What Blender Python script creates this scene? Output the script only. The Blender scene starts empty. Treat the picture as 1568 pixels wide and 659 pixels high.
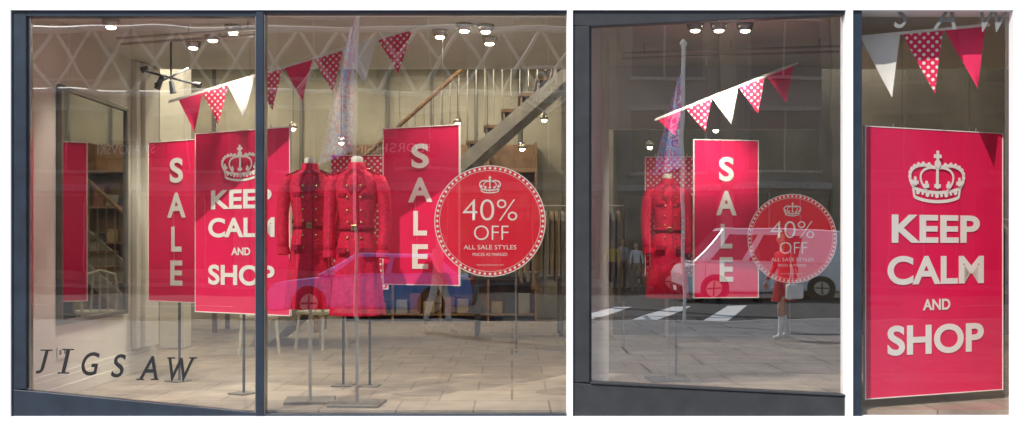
import bpy, bmesh, math, random
from math import sin, cos, pi, radians, sqrt, atan2
from mathutils import Vector, Matrix
random.seed(7)
sc = bpy.context.scene
COL = sc.collection

# ------------------------------------------------------------ materials
def mat(name, c, rough=0.6, metal=0.0, var=0.12, scale=6.0, bump=0.0, spec=0.5, emis=None, es=0):
    m = bpy.data.materials.new(name); m.use_nodes = True
    nt = m.node_tree; b = nt.nodes["Principled BSDF"]
    b.inputs["Roughness"].default_value = rough
    b.inputs["Metallic"].default_value = metal
    b.inputs["Specular IOR Level"].default_value = spec
    b.inputs["Base Color"].default_value = (*c, 1)
    tc = nt.nodes.new("ShaderNodeTexCoord")
    nz = nt.nodes.new("ShaderNodeTexNoise"); nz.inputs["Scale"].default_value = scale; nz.inputs["Detail"].default_value = 6
    nt.links.new(tc.outputs["Object"], nz.inputs["Vector"])
    if var > 0:
        r = nt.nodes.new("ShaderNodeValToRGB")
        r.color_ramp.elements[0].position = .3; r.color_ramp.elements[1].position = .7
        r.color_ramp.elements[0].color = (*[max(0, v*(1-var)) for v in c], 1)
        r.color_ramp.elements[1].color = (*[min(1, v*(1+var)) for v in c], 1)
        nt.links.new(nz.outputs["Fac"], r.inputs["Fac"]); nt.links.new(r.outputs["Color"], b.inputs["Base Color"])
    if bump > 0:
        bp = nt.nodes.new("ShaderNodeBump"); bp.inputs["Strength"].default_value = bump; bp.inputs["Distance"].default_value = .02
        nt.links.new(nz.outputs["Fac"], bp.inputs["Height"]); nt.links.new(bp.outputs["Normal"], b.inputs["Normal"])
    if emis:
        b.inputs["Emission Color"].default_value = (*emis, 1); b.inputs["Emission Strength"].default_value = es
    return m

def dots_mat(name, size, red=(.80, .014, .085), r=.27):
    m = bpy.data.materials.new(name); m.use_nodes = True; nt = m.node_tree; b = nt.nodes["Principled BSDF"]
    b.inputs["Roughness"].default_value = .6
    N = nt.nodes.new; L = nt.links.new
    tc = N("ShaderNodeTexCoord"); mp = N("ShaderNodeMapping")
    mp.inputs["Rotation"].default_value = (0, radians(45), 0); mp.inputs["Scale"].default_value = (1/size,)*3
    L(tc.outputs["Object"], mp.inputs["Vector"])
    fr = N("ShaderNodeVectorMath"); fr.operation = 'FRACTION'; L(mp.outputs[0], fr.inputs[0])
    sb = N("ShaderNodeVectorMath"); sb.operation = 'SUBTRACT'; sb.inputs[1].default_value = (.5, .5, .5); L(fr.outputs[0], sb.inputs[0])
    ml = N("ShaderNodeVectorMath"); ml.operation = 'MULTIPLY'; ml.inputs[1].default_value = (1, 0, 1); L(sb.outputs[0], ml.inputs[0])
    ln = N("ShaderNodeVectorMath"); ln.operation = 'LENGTH'; L(ml.outputs[0], ln.inputs[0])
    lt = N("ShaderNodeMath"); lt.operation = 'LESS_THAN'; lt.inputs[1].default_value = r; L(ln.outputs["Value"], lt.inputs[0])
    mx = N("ShaderNodeMix"); mx.data_type = 'RGBA'; L(lt.outputs[0], mx.inputs[0])
    mx.inputs[6].default_value = (*red, 1); mx.inputs[7].default_value = (.85, .8, .72, 1)
    L(mx.outputs[2], b.inputs["Base Color"])
    return m

def tile_mat(name, c1, c2, cm, sx, sy, rough=.5, var=.3, ms=.008):
    m = bpy.data.materials.new(name); m.use_nodes = True; nt = m.node_tree; b = nt.nodes["Principled BSDF"]
    N = nt.nodes.new; L = nt.links.new
    tc = N("ShaderNodeTexCoord"); br = N("ShaderNodeTexBrick"); L(tc.outputs["Object"], br.inputs["Vector"])
    br.inputs["Scale"].default_value = 1; br.inputs["Brick Width"].default_value = sx; br.inputs["Row Height"].default_value = sy
    br.inputs["Mortar Size"].default_value = ms; br.inputs["Color1"].default_value = (*c1, 1); br.inputs["Color2"].default_value = (*c2, 1)
    br.inputs["Mortar"].default_value = (*cm, 1)
    nz = N("ShaderNodeTexNoise"); nz.inputs["Scale"].default_value = 3.5; nz.inputs["Detail"].default_value = 8; L(tc.outputs["Object"], nz.inputs["Vector"])
    mr = N("ShaderNodeMapRange"); mr.inputs[1].default_value = .3; mr.inputs[2].default_value = .7
    mr.inputs[3].default_value = 1-var; mr.inputs[4].default_value = 1+var*.4; L(nz.outputs["Fac"], mr.inputs[0])
    mx = N("ShaderNodeVectorMath"); mx.operation = 'SCALE'; L(br.outputs["Color"], mx.inputs[0]); L(mr.outputs[0], mx.inputs["Scale"])
    L(mx.outputs[0], b.inputs["Base Color"]); b.inputs["Roughness"].default_value = rough
    return m

def glass_mat(name, refl, tint):
    m = bpy.data.materials.new(name); m.use_nodes = True; nt = m.node_tree
    nt.nodes.remove(nt.nodes["Principled BSDF"]); out = nt.nodes["Material Output"]
    N = nt.nodes.new; L = nt.links.new
    tr = N("ShaderNodeBsdfTransparent"); tr.inputs[0].default_value = (*tint, 1)
    gl = N("ShaderNodeBsdfGlossy"); gl.inputs["Roughness"].default_value = 0.0
    tc = N("ShaderNodeTexCoord"); nz = N("ShaderNodeTexNoise"); nz.inputs["Scale"].default_value = 1.3; nz.inputs["Detail"].default_value = 1
    L(tc.outputs["Object"], nz.inputs["Vector"])
    bp = N("ShaderNodeBump"); bp.inputs["Strength"].default_value = .09; bp.inputs["Distance"].default_value = .02
    L(nz.outputs["Fac"], bp.inputs["Height"]); L(bp.outputs[0], gl.inputs["Normal"])
    fr = N("ShaderNodeLayerWeight"); fr.inputs[0].default_value = .5
    pw = N("ShaderNodeMath"); pw.operation = 'POWER'; pw.inputs[1].default_value = 4; L(fr.outputs["Facing"], pw.inputs[0])
    ad = N("ShaderNodeMath"); ad.operation = 'MULTIPLY_ADD'; ad.use_clamp = True; ad.inputs[1].default_value = .6; ad.inputs[2].default_value = refl; L(pw.outputs[0], ad.inputs[0])
    mx = N("ShaderNodeMixShader"); L(ad.outputs[0], mx.inputs[0]); L(tr.outputs[0], mx.inputs[1]); L(gl.outputs[0], mx.inputs[2])
    L(mx.outputs[0], out.inputs[0]); return m

CRIM = (.84, .012, .095)
M = dict(
 white=mat("white_render", (.9, .9, .9), .8, var=.01),
 frame=mat("slate_frame_paint", (.026, .037, .055), .35, var=.2, bump=.05),
 frame2=mat("grey_frame_paint", (.040, .042, .045), .4, var=.2, bump=.05),
 cream=mat("cream_wall_paint", (.64, .61, .53), .7, var=.05, scale=2),
 grey=mat("pale_grey_paint", (.70, .71, .69), .7, var=.05, scale=2),
 ceil=mat("ceiling_paint", (.62, .61, .56), .8, var=.06, scale=2),
 tan=mat("tan_wall", (.33, .30, .23), .8, var=.25, scale=1.2),
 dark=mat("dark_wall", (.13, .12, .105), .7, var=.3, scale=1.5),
 black=mat("black_metal", (.02, .02, .022), .4, var=.1),
 backing=mat("grey_board_backing", (.10, .09, .08), .8, var=.1),
 metal=mat("brushed_steel", (.5, .47, .42), .3, 1, var=.1),
 bronze=mat("bronze_base", (.16, .14, .11), .45, .6, var=.2),
 gold=mat("gold_button", (.75, .55, .22), .25, 1, var=.05),
 wood=mat("tread_wood", (.20, .11, .05), .5, var=.3, scale=8),
 steel=mat("stair_stringer_paint", (.30, .28, .25), .5, var=.2),
 poster=mat("crimson_poster_print", CRIM, .38, var=.06, scale=3),
 pink=mat("crimson_cloth", (.82, .02, .11), .75, var=.1),
 ink=mat("cream_print", (.88, .84, .76), .55, var=.02),
 cloth=mat("white_cloth", (.82, .79, .72), .8, var=.06),
 coat=mat("red_wool", (.68, .008, .05), .7, var=.25, scale=40, bump=.3, spec=.3),
 coatd=mat("red_wool_dark", (.40, .005, .03), .8, var=.2, scale=40, spec=.2),
 skinc=mat("mannequin_linen", (.75, .68, .55), .6, var=.05),
 bulb=mat("lit_bulb", (1, .95, .85), .5, var=0, emis=(1, .88, .68), es=25),
 fill_glow=mat("fill_tube_glow", (1, 1, 1), .5, var=0, emis=(1, .97, .9), es=6),  # glow for the added fill strips
 asphalt=mat("asphalt", (.055, .055, .057), .85, var=.3, scale=3, bump=.2),
 kerb=mat("kerb_stone", (.35, .34, .32), .8, var=.2),
 line=mat("road_paint", (.8, .8, .78), .7, var=.12, scale=8),
 stone=mat("sandstone", (.30, .26, .20), .85, var=.2, scale=1),
 stoneb=mat("grey_stone", (.22, .22, .21), .85, var=.2, scale=1),
 wglass=mat("dark_window_glass", (.03, .035, .04), .08, var=.1),
 rubber=mat("tyre_rubber", (.02, .02, .02), .8, var=.1),
 lamp=mat("lamp_lens", (.8, .8, .8), .1, var=.05),
 red_l=mat("tail_lens", (.5, .01, .01), .2, var=.05),
 truss=mat("truss_paint", (.62, .60, .54), .5, var=.1),
 paleblue=mat("pale_blue_sign", (.45, .7, .85), .4, var=.05),
)
DOT_S = dots_mat("polka_dot_cloth", .040)
DOT_L = dots_mat("polka_dot_cloth_large", .047)
DOT_B = dots_mat("polka_dot_board", .040)
PAVE = tile_mat("granite_paving", (.25, .25, .25), (.20, .20, .205), (.05, .05, .05), 1.6, 1.0, .7, ms=.018)
FLOOR = tile_mat("display_floor_stone", (.42, .34, .26), (.36, .29, .22), (.2, .15, .1), .6, .6, .35)
mirr = mat("mirror_glass", (.45, .45, .43), .03, 1, var=.02)

# ------------------------------------------------------------ geometry helpers
def link(o, parent=None, mt=None):
    COL.objects.link(o)
    if parent: o.parent = parent
    if mt: o.data.materials.append(mt)
    return o
def empty(name, loc=(0, 0, 0), rz=0):
    e = bpy.data.objects.new(name, None); e.location = loc; e.rotation_euler = (0, 0, rz); e.empty_display_size = .2
    COL.objects.link(e); return e
def mesh(name, vs, fs, mt, parent=None, smooth=False, bevel=0, loc=None):
    me = bpy.data.meshes.new(name); me.from_pydata([tuple(v) for v in vs], [], fs)
    bm = bmesh.new(); bm.from_mesh(me); bmesh.ops.recalc_face_normals(bm, faces=bm.faces); bm.to_mesh(me); bm.free()
    if smooth:
        for p in me.polygons: p.use_smooth = True
    o = bpy.data.objects.new(name, me); link(o, parent, mt)
    if loc: o.location = loc
    if bevel:
        b = o.modifiers.new("bevel", 'BEVEL'); b.width = bevel; b.segments = 2; b.limit_method = 'ANGLE'
    return o
BF = [(0, 1, 3, 2), (4, 6, 7, 5), (0, 4, 5, 1), (2, 3, 7, 6), (0, 2, 6, 4), (1, 5, 7, 3)]
def boxes(name, bl, mt, parent=None, bevel=0):
    vs = []; fs = []
    for (x0, x1, y0, y1, z0, z1) in bl:
        k = len(vs)
        vs += [(x, y, z) for x in (x0, x1) for y in (y0, y1) for z in (z0, z1)]
        fs += [tuple(k+i for i in f) for f in BF]
    return mesh(name, vs, fs, mt, parent, bevel=bevel)
def prism(name, poly, a0, a1, mt, parent=None, axis='z', bevel=0):
    n = len(poly)
    f = (lambda p, a: (p[0], p[1], a)) if axis == 'z' else (lambda p, a: (p[0], a, p[1]))
    vs = [f(p, a0) for p in poly]+[f(p, a1) for p in poly]
    fs = [tuple(range(n)), tuple(range(2*n-1, n-1, -1))]+[(i, (i+1) % n, n+(i+1) % n, n+i) for i in range(n)]
    return mesh(name, vs, fs, mt, parent, bevel=bevel)
def tube_geo(path, radii, n=10, vs=None, fs=None):
    vs = [] if vs is None else vs; fs = [] if fs is None else fs
    k = len(vs); P = [Vector(p) for p in path]
    for i, p in enumerate(P):
        t = (P[min(i+1, len(P)-1)]-P[max(i-1, 0)]).normalized()
        u = t.cross(Vector((0, 1, 0)));
        if u.length < .05: u = t.cross(Vector((1, 0, 0)))
        u.normalize(); w = t.cross(u)
        r = radii[i] if isinstance(radii, (list, tuple)) else radii
        for j in range(n):
            a = 2*pi*j/n; vs.append(p+u*cos(a)*r+w*sin(a)*r)
    for i in range(len(P)-1):
        for j in range(n):
            fs.append((k+i*n+j, k+i*n+(j+1) % n, k+(i+1)*n+(j+1) % n, k+(i+1)*n+j))
    fs.append(tuple(k+j for j in range(n))); fs.append(tuple(k+(len(P)-1)*n+j for j in range(n-1, -1, -1)))
    return vs, fs
def tube(name, path, radii, mt, parent=None, n=10):
    vs, fs = tube_geo(path, radii, n); return mesh(name, vs, fs, mt, parent, smooth=len(path) > 2)
def tubes(name, paths, r, mt, parent=None, n=6):
    vs, fs = [], []
    for p in paths: tube_geo(p, r, n, vs, fs)
    return mesh(name, vs, fs, mt, parent)
def lathe(name, rings, mt, parent=None, n=32, mod=None, cap=True):
    vs = []; fs = []
    for i, (z, rx, ry) in enumerate(rings):
        for j in range(n):
            a = 2*pi*j/n; m_ = mod(i, a) if mod else 1
            vs.append((rx*cos(a)*m_, ry*sin(a)*m_, z))
    for i in range(len(rings)-1):
        for j in range(n): fs.append((i*n+j, i*n+(j+1) % n, (i+1)*n+(j+1) % n, (i+1)*n+j))
    if cap: fs += [tuple(range(n-1, -1, -1)), tuple((len(rings)-1)*n+j for j in range(n))]
    return mesh(name, vs, fs, mt, parent, smooth=True)
def disc_geo(cx, cz, r, y, n, vs, fs):
    k = len(vs)
    for j in range(n): vs.append((cx+r*cos(2*pi*j/n), y, cz+r*sin(2*pi*j/n)))
    fs.append(tuple(range(k, k+n)))
def text(body, cx, cz, w, h, y, mt, parent, name=None, bold=.0, shear=0, facing=-1):
    """flat lettering, fitted into w x h metres, on the local xz plane"""
    c = bpy.data.curves.new("lettering", 'FONT'); c.body = body; c.size = 1; c.offset = bold; c.shear = shear
    c.extrude = .0; c.resolution_u = 6
    o = bpy.data.objects.new("t", c); COL.objects.link(o)
    dg = bpy.context.evaluated_depsgraph_get(); me = bpy.data.meshes.new_from_object(o.evaluated_get(dg))
    bpy.data.objects.remove(o)
    xs = [v.co.x for v in me.vertices]; ys = [v.co.y for v in me.vertices]
    x0, x1, y0, y1 = min(xs), max(xs), min(ys), max(ys)
    for v in me.vertices:
        X = (v.co.x-(x0+x1)/2)/(x1-x0)*w; Z = (v.co.y-(y0+y1)/2)/(y1-y0)*h
        v.co = (cx+X*(-facing), y, cz+Z)
    me.materials.clear()
    o = bpy.data.objects.new(name or ("lettering_"+"".join(ch for ch in body.lower() if ch.isalnum())), me)
    return link(o, parent, mt)

def crown(parent, cx, cz, w, h, y, mt):
    vs = []; fs = []; st = [0]
    def yy(): st[0] += 1; return y-.0002*st[0]
    def T(p): return (cx+p[0]*w, cz+(p[1]-.5)*h)
    def ribbon(pts, t):
        k = len(vs); Y = yy(); P = [Vector(T(p)) for p in pts]; t *= w
        for i, p in enumerate(P):
            d = (P[min(i+1, len(P)-1)]-P[max(0, i-1)]).normalized(); nrm = Vector((-d.y, d.x))*t/2
            vs.append((p.x+nrm.x, Y, p.y+nrm.y)); vs.append((p.x-nrm.x, Y, p.y-nrm.y))
        for i in range(len(P)-1): fs.append((k+2*i, k+2*i+1, k+2*i+3, k+2*i+2))
    def dot(x, z, r): a, b = T((x, z)); disc_geo(a, b, r*w, yy(), 12, vs, fs)
    def bez(a, b, c, d, n=12):
        return [tuple((1-t)**3*a[i]+3*(1-t)**2*t*b[i]+3*(1-t)*t*t*c[i]+t**3*d[i] for i in (0, 1)) for t in [j/n for j in range(n+1)]]
    ribbon(bez((-.40, .08), (-.2, -.04), (.2, -.04), (.40, .08)), .045)
    ribbon(bez((-.42, .26), (-.2, .14), (.2, .14), (.42, .26)), .045)
    ribbon([(-.40, .07), (-.425, .27)], .04); ribbon([(.40, .07), (.425, .27)], .04)
    for i in range(-4, 5):
        x = i*.085; dot(x, .085+.09*(x/.4)**2+.005+ .02, .036 if i % 2 == 0 else .024)
    for s in (-1, 1):
        ribbon(bez((s*.42, .27), (s*.60, .55), (s*.40, .82), (s*.03, .66)), .045)
        ribbon(bez((s*.18, .20), (s*.42, .50), (s*.25, .70), (s*.02, .66)), .035)
        for t in range(1, 9):
            p = bez((s*.42, .27), (s*.60, .55), (s*.40, .82), (s*.03, .66), 9)[t]; dot(p[0], p[1]+.025, .032)
    for t in range(7): dot(0, .30+t*.055, .028)
    for x, z in ((-.4, .36), (0, .30), (.4, .36), (-.2, .30), (.2, .30)):
        k = .06 if abs(x) != .2 else .045
        ribbon([(x-k, z), (x+k, z)], .05); ribbon([(x, z-k), (x, z+k*1.2)], .05)
        dot(x, z+k*1.4, .026)
    dot(0, .74, .06)
    ribbon([(-.07, .89), (.07, .89)], .05); ribbon([(0, .79), (0, 1.0)], .05)
    return mesh("crown_emblem", vs, fs, mt, parent)

def board(name, xl, yl, xr, yr, z0, z1, mt=None, legs=None, floor=.32, border=True):
    w = sqrt((xr-xl)**2+(yr-yl)**2); h = z1-z0
    e = empty(name, ((xl+xr)/2, (yl+yr)/2, z0), atan2(yr-yl, xr-xl))
    boxes("panel", [(-w/2, w/2, -.008, .008, 0, h)], mt or M['poster'], e)
    boxes("backing_sheet", [(-w/2+.007, w/2-.007, .0085, .011, .007, h-.007)], M['backing'], e)
    if border:
        t = .006
        boxes("white_edging", [(-w/2-.002, -w/2+t, -.012, .012, -.002, h+.002), (w/2-t, w/2+.002, -.012, .012, -.002, h+.002),
              (-w/2+t, w/2-t, -.0115, .0115, -.002, t), (-w/2+t, w/2-t, -.0115, .0115, h-t, h+.002)], M['ink'], e)
    if legs:
        tubes("stand_pole", [[(x, .024, floor-z0+.012), (x, .024, h*.8)] for x in legs], .012, M['black'], e, 8)
        boxes("stand_foot", [(x-.09, x+.09, -.08, .10, floor-z0+.001, floor-z0+.012) for x in legs], M['bronze'], e, bevel=.003)
    tubes("top_clip", [[(x, 0, h), (x, 0, h+.03)] for x in (-w*.3, w*.3)], .006, M['metal'], e)
    return e, w, h
def sale_board(*a, **k):
    e, w, h = board(*a, **k)
    for ch, fr, lw in (("S", .185, .23), ("A", .40, .32), ("L", .61, .18), ("E", .82, .21)):
        text(ch, 0, h*(1-fr), w*lw, h*.155, -.0135, M['ink'], e, name="letter_"+ch.lower(), bold=.03)
    return e
def keep_board(*a, **k):
    e, w, h = board(*a, **k)
    crown(e, 0, h*(1-.175), w*.40, h*.19, -.0135, M['ink'])
    for b, fr, lw, lh in (("KEEP", .375, .64, .105), ("CALM", .53, .70, .108), ("AND", .66, .20, .042), ("SHOP", .79, .70, .112)):
        text(b, 0, h*(1-fr), w*lw, h*lh, -.0135, M['ink'], e, bold=.03)
    return e

# ------------------------------------------------------------ world, sun, camera
sun_v = Vector((-.46, -.62, .78)).normalized()   # towards the sun
w = bpy.data.worlds.new("World"); sc.world = w; w.use_nodes = True
nt = w.node_tree; bg = nt.nodes["Background"]; sky = nt.nodes.new("ShaderNodeTexSky"); sky.sky_type = 'NISHITA'; sky.sun_disc = False
sky.sun_elevation = math.asin(sun_v.z); sky.sun_rotation = atan2(sun_v.x, sun_v.y)
nt.links.new(sky.outputs[0], bg.inputs[0]); bg.inputs[1].default_value = .15
ld = bpy.data.lights.new("sun", 'SUN'); ld.energy = 4.8; ld.angle = radians(.5); ld.color = (1, .97, .92)
so = bpy.data.objects.new("sun", ld); so.rotation_euler = (-sun_v).to_track_quat('-Z', 'Y').to_euler(); so.location = (0, -5, 20); COL.objects.link(so)
cd = bpy.data.cameras.new("camera"); cam = bpy.data.objects.new("camera", cd); COL.objects.link(cam)
cam.location = (0, -8, 1.6); cam.rotation_euler = (radians(90), 0, 0); cd.sensor_width = 36; cd.lens = 36*8/7.84
cd.shift_y = .0293; cd.clip_end = 2000; sc.camera = cam
sc.view_settings.view_transform = 'Standard'; sc.view_settings.look = 'None'; sc.view_settings.exposure = 0

# ------------------------------------------------------------ shop building
B = empty("shopfront_building")
ZT, ZB = 3.395, .29
boxes("white_facade_wall", [(-12, 12, -.02, .22, ZT, 9), (-12, 12, -.02, .05, 0, ZB), (-12, -3.83, -.019, .22, ZB, ZT),
      (.42, .465, -.019, .10, ZB, ZT), (2.55, 2.605, -.019, .10, ZB, ZT), (3.83, 4.6, -.019, .055, ZB, ZT), (7.4, 12, -.019, .22, ZB, ZT),
      (4.6, 7.4, -.018, .2, 2.9, ZT)], M['white'], B)
boxes("closed_entrance_door", [(4.6, 7.4, .05, .12, ZB, 2.9)], M['frame'], B)
boxes("cornice", [(-12.2, 12.2, -.25, -.021, 4.5, 4.7)], M['white'], B, bevel=.03)
prism("sill_rail", [(-3.83, ZB), (-1.96, ZB), (-1.96, .315), (-3.72, .485), (-3.83, .495)], 0, .07, M['frame'], B, 'y', .004)
boxes("bay_frame", [(-3.83, -3.72, .001, .09, .497, ZT), (-3.72, -1.96, .001, .09, 3.352, ZT), (-1.90, .42, .001, .09, 3.375, ZT),
      (-1.96, -1.90, -.01, .10, ZB, ZT), (-1.90, .42, .001, .07, ZB, .305)], M['frame'], B, bevel=.004)
boxes("frame_inner_bead", [(-3.72, -3.70, .03, .08, .48, 3.35), (-1.90, -1.893, .0, .09, .306, 3.37), (-1.967, -1.961, 0, .09, .32, 3.35)], M['metal'], B)
prism("sill_rail_middle", [(.465, ZB), (2.55, ZB), (2.55, .44), (.60, .535), (.465, .545)], 0, .09, M['frame2'], B, 'y', .006)
prism("sill_bead_middle", [(.60, .537), (2.55, .442), (2.55, .456), (.60, .553)], -.012, .08, M['frame2'], B, 'y', .003)
prism("head_rail_middle", [(.465, ZT), (.465, 3.28), (.60, 3.275), (2.55, 3.365), (2.55, ZT)], 0, .09, M['frame2'], B, 'y', .006)
boxes("bay_frame_middle", [(.465, .595, .002, .092, .547, 3.277), (.596, .612, .02, .08, .555, 3.27)], M['frame2'], B, bevel=.006)
boxes("bay_frame_right", [(2.605, 2.68, .0, .09, ZB, ZT)], M['frame'], B, bevel=.004)
G1 = glass_mat("shop_window_glass", .27, (.98, .99, .96)); G2 = glass_mat("shop_window_glass_middle", .48, (.99, .99, .99)); G3 = glass_mat("shop_window_glass_right", .10, (.98, .97, .96))
def pane(x0, x1, z0, g, y=.05):
    mesh("window_pane", [(x0, y, z0), (x1, y, z0), (x1, y, ZT), (x0, y, ZT)], [(0, 1, 2, 3)], g, B)
pane(-3.75, -1.93, ZB, G1); pane(-1.93, .42, ZB, G1); pane(.5, 2.55, ZB, G2); pane(2.65, 3.83, ZB, G3)
boxes("shop_floor", [(-6, 9, .10, 10, .20, .32)], FLOOR, B)
boxes("display_ceiling", [(-6, 9, .22, 2.9, 3.45, 3.55)], M['ceil'], B)
boxes("high_ceiling", [(-6, 9, 2.9, 10, 5.0, 5.1)], M['tan'], B)
boxes("ceiling_bulkhead", [(-6, 9, 2.9, 3.0, 3.45, 5.0), (.75, 3.2, 2.8, 2.9, 2.80, 3.448)], M['grey'], B)
boxes("rear_wall", [(-6, 9, 10, 10.1, .2, 5.1)], M['tan'], B)
boxes("added_dark_backdrop", [(1.45, 8.9, 6.9, 7.0, .32, 4.99)], M['dark'], B)  # added wall in a dark colour, so the room behind the middle bay looks dim
boxes("side_wall", [(-6.1, -6, .1, 10.1, .2, 5.1), (9, 9.1, .1, 10.1, .2, 5.1)], M['tan'], B)
boxes("display_side_wall", [(-3.95, -3.8, .10, 3.1, .32, 3.45), (-6, -3.95, 2.95, 3.1, .32, 3.45)], M['cream'], B)
boxes("skirting_board", [(-3.8, -3.775, .1, 3.1, .321, .50), (-3.8, -3.765, .1, 3.1, .321, .42), (-3.8, -3.784, .1, 3.1, .5, .54)], M['cream'], B, bevel=.004)
boxes("wall_pilaster", [(-3.8, -3.70, 2.55, 2.95, .56, 3.44), (-3.8, -3.74, 2.42, 2.54, .56, 3.44)], M['cream'], B, bevel=.01)
prism("display_partition", [(.43, .10), (.605, .10), (.89, 1.6), (.53, 1.6)], .32, 3.45, M['grey'], B)
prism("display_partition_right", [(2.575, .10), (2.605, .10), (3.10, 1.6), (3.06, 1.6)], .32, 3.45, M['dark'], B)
boxes("roof_slab", [(-12, 12, .22, 12, 5.3, 5.5)], M['grey'], B)
boxes("outer_wall", [(-12, -11.9, .22, 12, 0, 5.3), (11.9, 12, .22, 12, 0, 5.3), (-12, 12, 12, 12.1, 0, 5.3)], M['white'], B)
boxes("wall_panelling", [(-5.9+i*.75, -5.85+i*.75, 9.95, 9.999, .33, 4.99) for i in range(10)], M['dark'], B)
boxes("column", [(-4.35, -4.05, 4.9, 5.2, .321, 4.999), (.75, .98, 4.9, 5.1, .321, 4.999)], M['cream'], B, bevel=.01)
boxes("ceiling_beam", [(-5.99, 1.4, y, y+.22, 4.72, 4.998) for y in (5.0, 6.9, 8.8)], M['cream'], B)

e = empty("wall_mirror", (-3.795, 0, 0))
boxes("mirror_glass", [(.0, .025, .74, 2.18, .97, 2.9)], mirr, e)
boxes("frame", [(0, .045, .70, .74, .93, 2.94), (0, .045, 2.18, 2.22, .93, 2.94), (0, .043, .741, 2.179, .93, .97), (0, .043, .741, 2.179, 2.9, 2.94)], M['bronze'], e, bevel=.004)
e = empty("power_socket", (-3.796, .80, .70))
boxes("plate", [(0, .012, -.09, .09, -.05, .05)], M['cream'], e, bevel=.004)
boxes("socket_holes", [(.0121, .014, y-.018, y+.018, -.02, .02) for y in (-.045, .045)], M['black'], e)

# ------------------------------------------------------------ lamps
def spot(x, y, tx, ty, tz, W=60, z=3.45, r=.055, size=80):
    e = empty("ceiling_spotlight", (x, y, z))
    lathe("housing", [(-.001, r*1.3, r*1.3), (-.02, r*1.3, r*1.3), (-.055, r, r), (-.058, r*.8, r*.8)], M['metal'], e, 20)
    lathe("bulb", [(-.0585, r*.75, r*.75), (-.07, r*.6, r*.6), (-.075, r*.2, r*.2)], M['bulb'], e, 16)
    l = bpy.data.lights.new("lamp", 'SPOT'); l.energy = W; l.color = (1, .93, .82); l.spot_size = radians(size); l.spot_blend = .8; l.shadow_soft_size = .05
    o = bpy.data.objects.new("lamp", l); COL.objects.link(o); o.parent = e; o.location = (0, 0, -.1)
    o.rotation_euler = (Vector((tx, ty, tz))-Vector((x, y, z-.1))).to_track_quat('-Z', 'Y').to_euler()
spot(-.62, 1.0, -.9, 1.2, 1, 50); spot(-.40, .75, -1.2, .9, .8, 100); spot(-.22, .78, -.4, 1.1, 1, 60); spot(-.20, 1.3, -1, 2.0, .4, 60)
spot(-2.62, 1.15, -3.2, 1.8, 1.4, 130); spot(-2.9, 1.5, -3.6, 2.2, 1.2, 110); spot(-2.35, .8, -2.9, 1.6, 1.0, 120); spot(-3.3, .6, -3.5, .9, .4, 60)
spot(1.53, .73, 1.6, 1.9, 1.0, 150, size=70); spot(1.73, .73, 1.95, 1.5, .9, 130, size=70); spot(1.95, .74, 2.1, 1.5, .9, 110, size=70)
def fill_strip(x0, x1, W, tilt=58):  # added fill lights hidden behind the head rail, brightening posters and bunting
    e = empty("added_fill_strip", ((x0+x1)/2, .145, 3.435)); L = x1-x0
    boxes("housing", [(-L/2, L/2, -.03, .03, 0, .014)], M['ink'], e); tube("fill_tube", [(-L/2, 0, -.012), (L/2, 0, -.012)], .011, M['fill_glow'], e, 10)
    l = bpy.data.lights.new("lamp", 'AREA'); l.shape = 'RECTANGLE'; l.size = L; l.size_y = .03; l.energy = W; l.color = (1, .97, .93)
    o = bpy.data.objects.new("lamp", l); COL.objects.link(o); o.parent = e; o.location = (0, .005, -.026); o.rotation_euler = (radians(tilt), 0, 0)
fill_strip(-3.68, -2.0, 150, 50); fill_strip(-1.86, .38, 190, 50); fill_strip(.66, 2.5, 230, 62); fill_strip(2.72, 3.8, 75, 42)
def downlight(x, y, z, W):
    e = empty("downlight", (x, y, z))
    lathe("rim", [(-.001, .09, .09), (-.02, .09, .09), (-.021, .07, .07)], M['metal'], e, 16)
    lathe("bulb", [(-.0215, .065, .065), (-.03, .05, .05)], M['bulb'], e, 12)
    if W:
        l = bpy.data.lights.new("lamp", 'POINT'); l.energy = W; l.color = (1, .90, .74); l.shadow_soft_size = .1
        o = bpy.data.objects.new("lamp", l); COL.objects.link(o); o.parent = e; o.location = (0, 0, -.15)
for i, x in enumerate((-4.4, -2.6, -.8, 1.0, 2.8, 4.6, 6.4)):
    for j, y in enumerate((4.0, 6.2, 8.4)):
        downlight(x+.4*(j % 2), y, 5.0, (150 if x < .5 else 55) if (i+j) % 2 == 0 else 0)
for x, y, z in ((2.2, 5.6, 3.3), (2.75, 6.1, 3.15), (3.3, 5.4, 3.25), (3.9, 6.3, 3.3), (1.9, 6.4, 2.95), (-.35, 6.9, 3.2), (.15, 7.2, 3.0), (.45, 6.6, 3.35), (-.8, 7.4, 3.4), (-3.1, 6.8, 3.25), (-2.5, 7.3, 3.1), (4.6, 5.9, 3.1)):
    e = empty("pendant_lamp", (x, y, z)); tubes("cord", [[(0, 0, .1), (0, 0, (4.72 if (6.9 <= y <= 7.12 and x < 1.4) else 5.0)-z)]], .006, M['black'], e)
    lathe("shade", [(0, .06, .06), (.05, .055, .055), (.10, .02, .02)], M['metal'], e, 16); lathe("bulb", [(-.002, .04, .04), (-.025, .03, .03), (-.035, .01, .01)], M['bulb'], e, 12)
def rail(pts, r=.012, zc=3.45):
    e = empty("hanging_rail")
    for k in (0, .07):
        tube("rail_tube", [(p[0], p[1]+k, p[2]-k*.5) for p in pts], r, M['metal'], e, 8)
    a, b = Vector(pts[0]), Vector(pts[-1])
    tubes("hanger_rod", [[tuple(a.lerp(b, t)), (a.lerp(b, t).x, a.lerp(b, t).y, zc)] for t in (.1, .5, .9)], .006, M['metal'], e)
rail([(1.02, 1.6, 3.36), (2.95, 1.35, 3.38)]); rail([(-3.4, 1.0, 3.38), (-2.05, .6, 3.38)])
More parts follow.
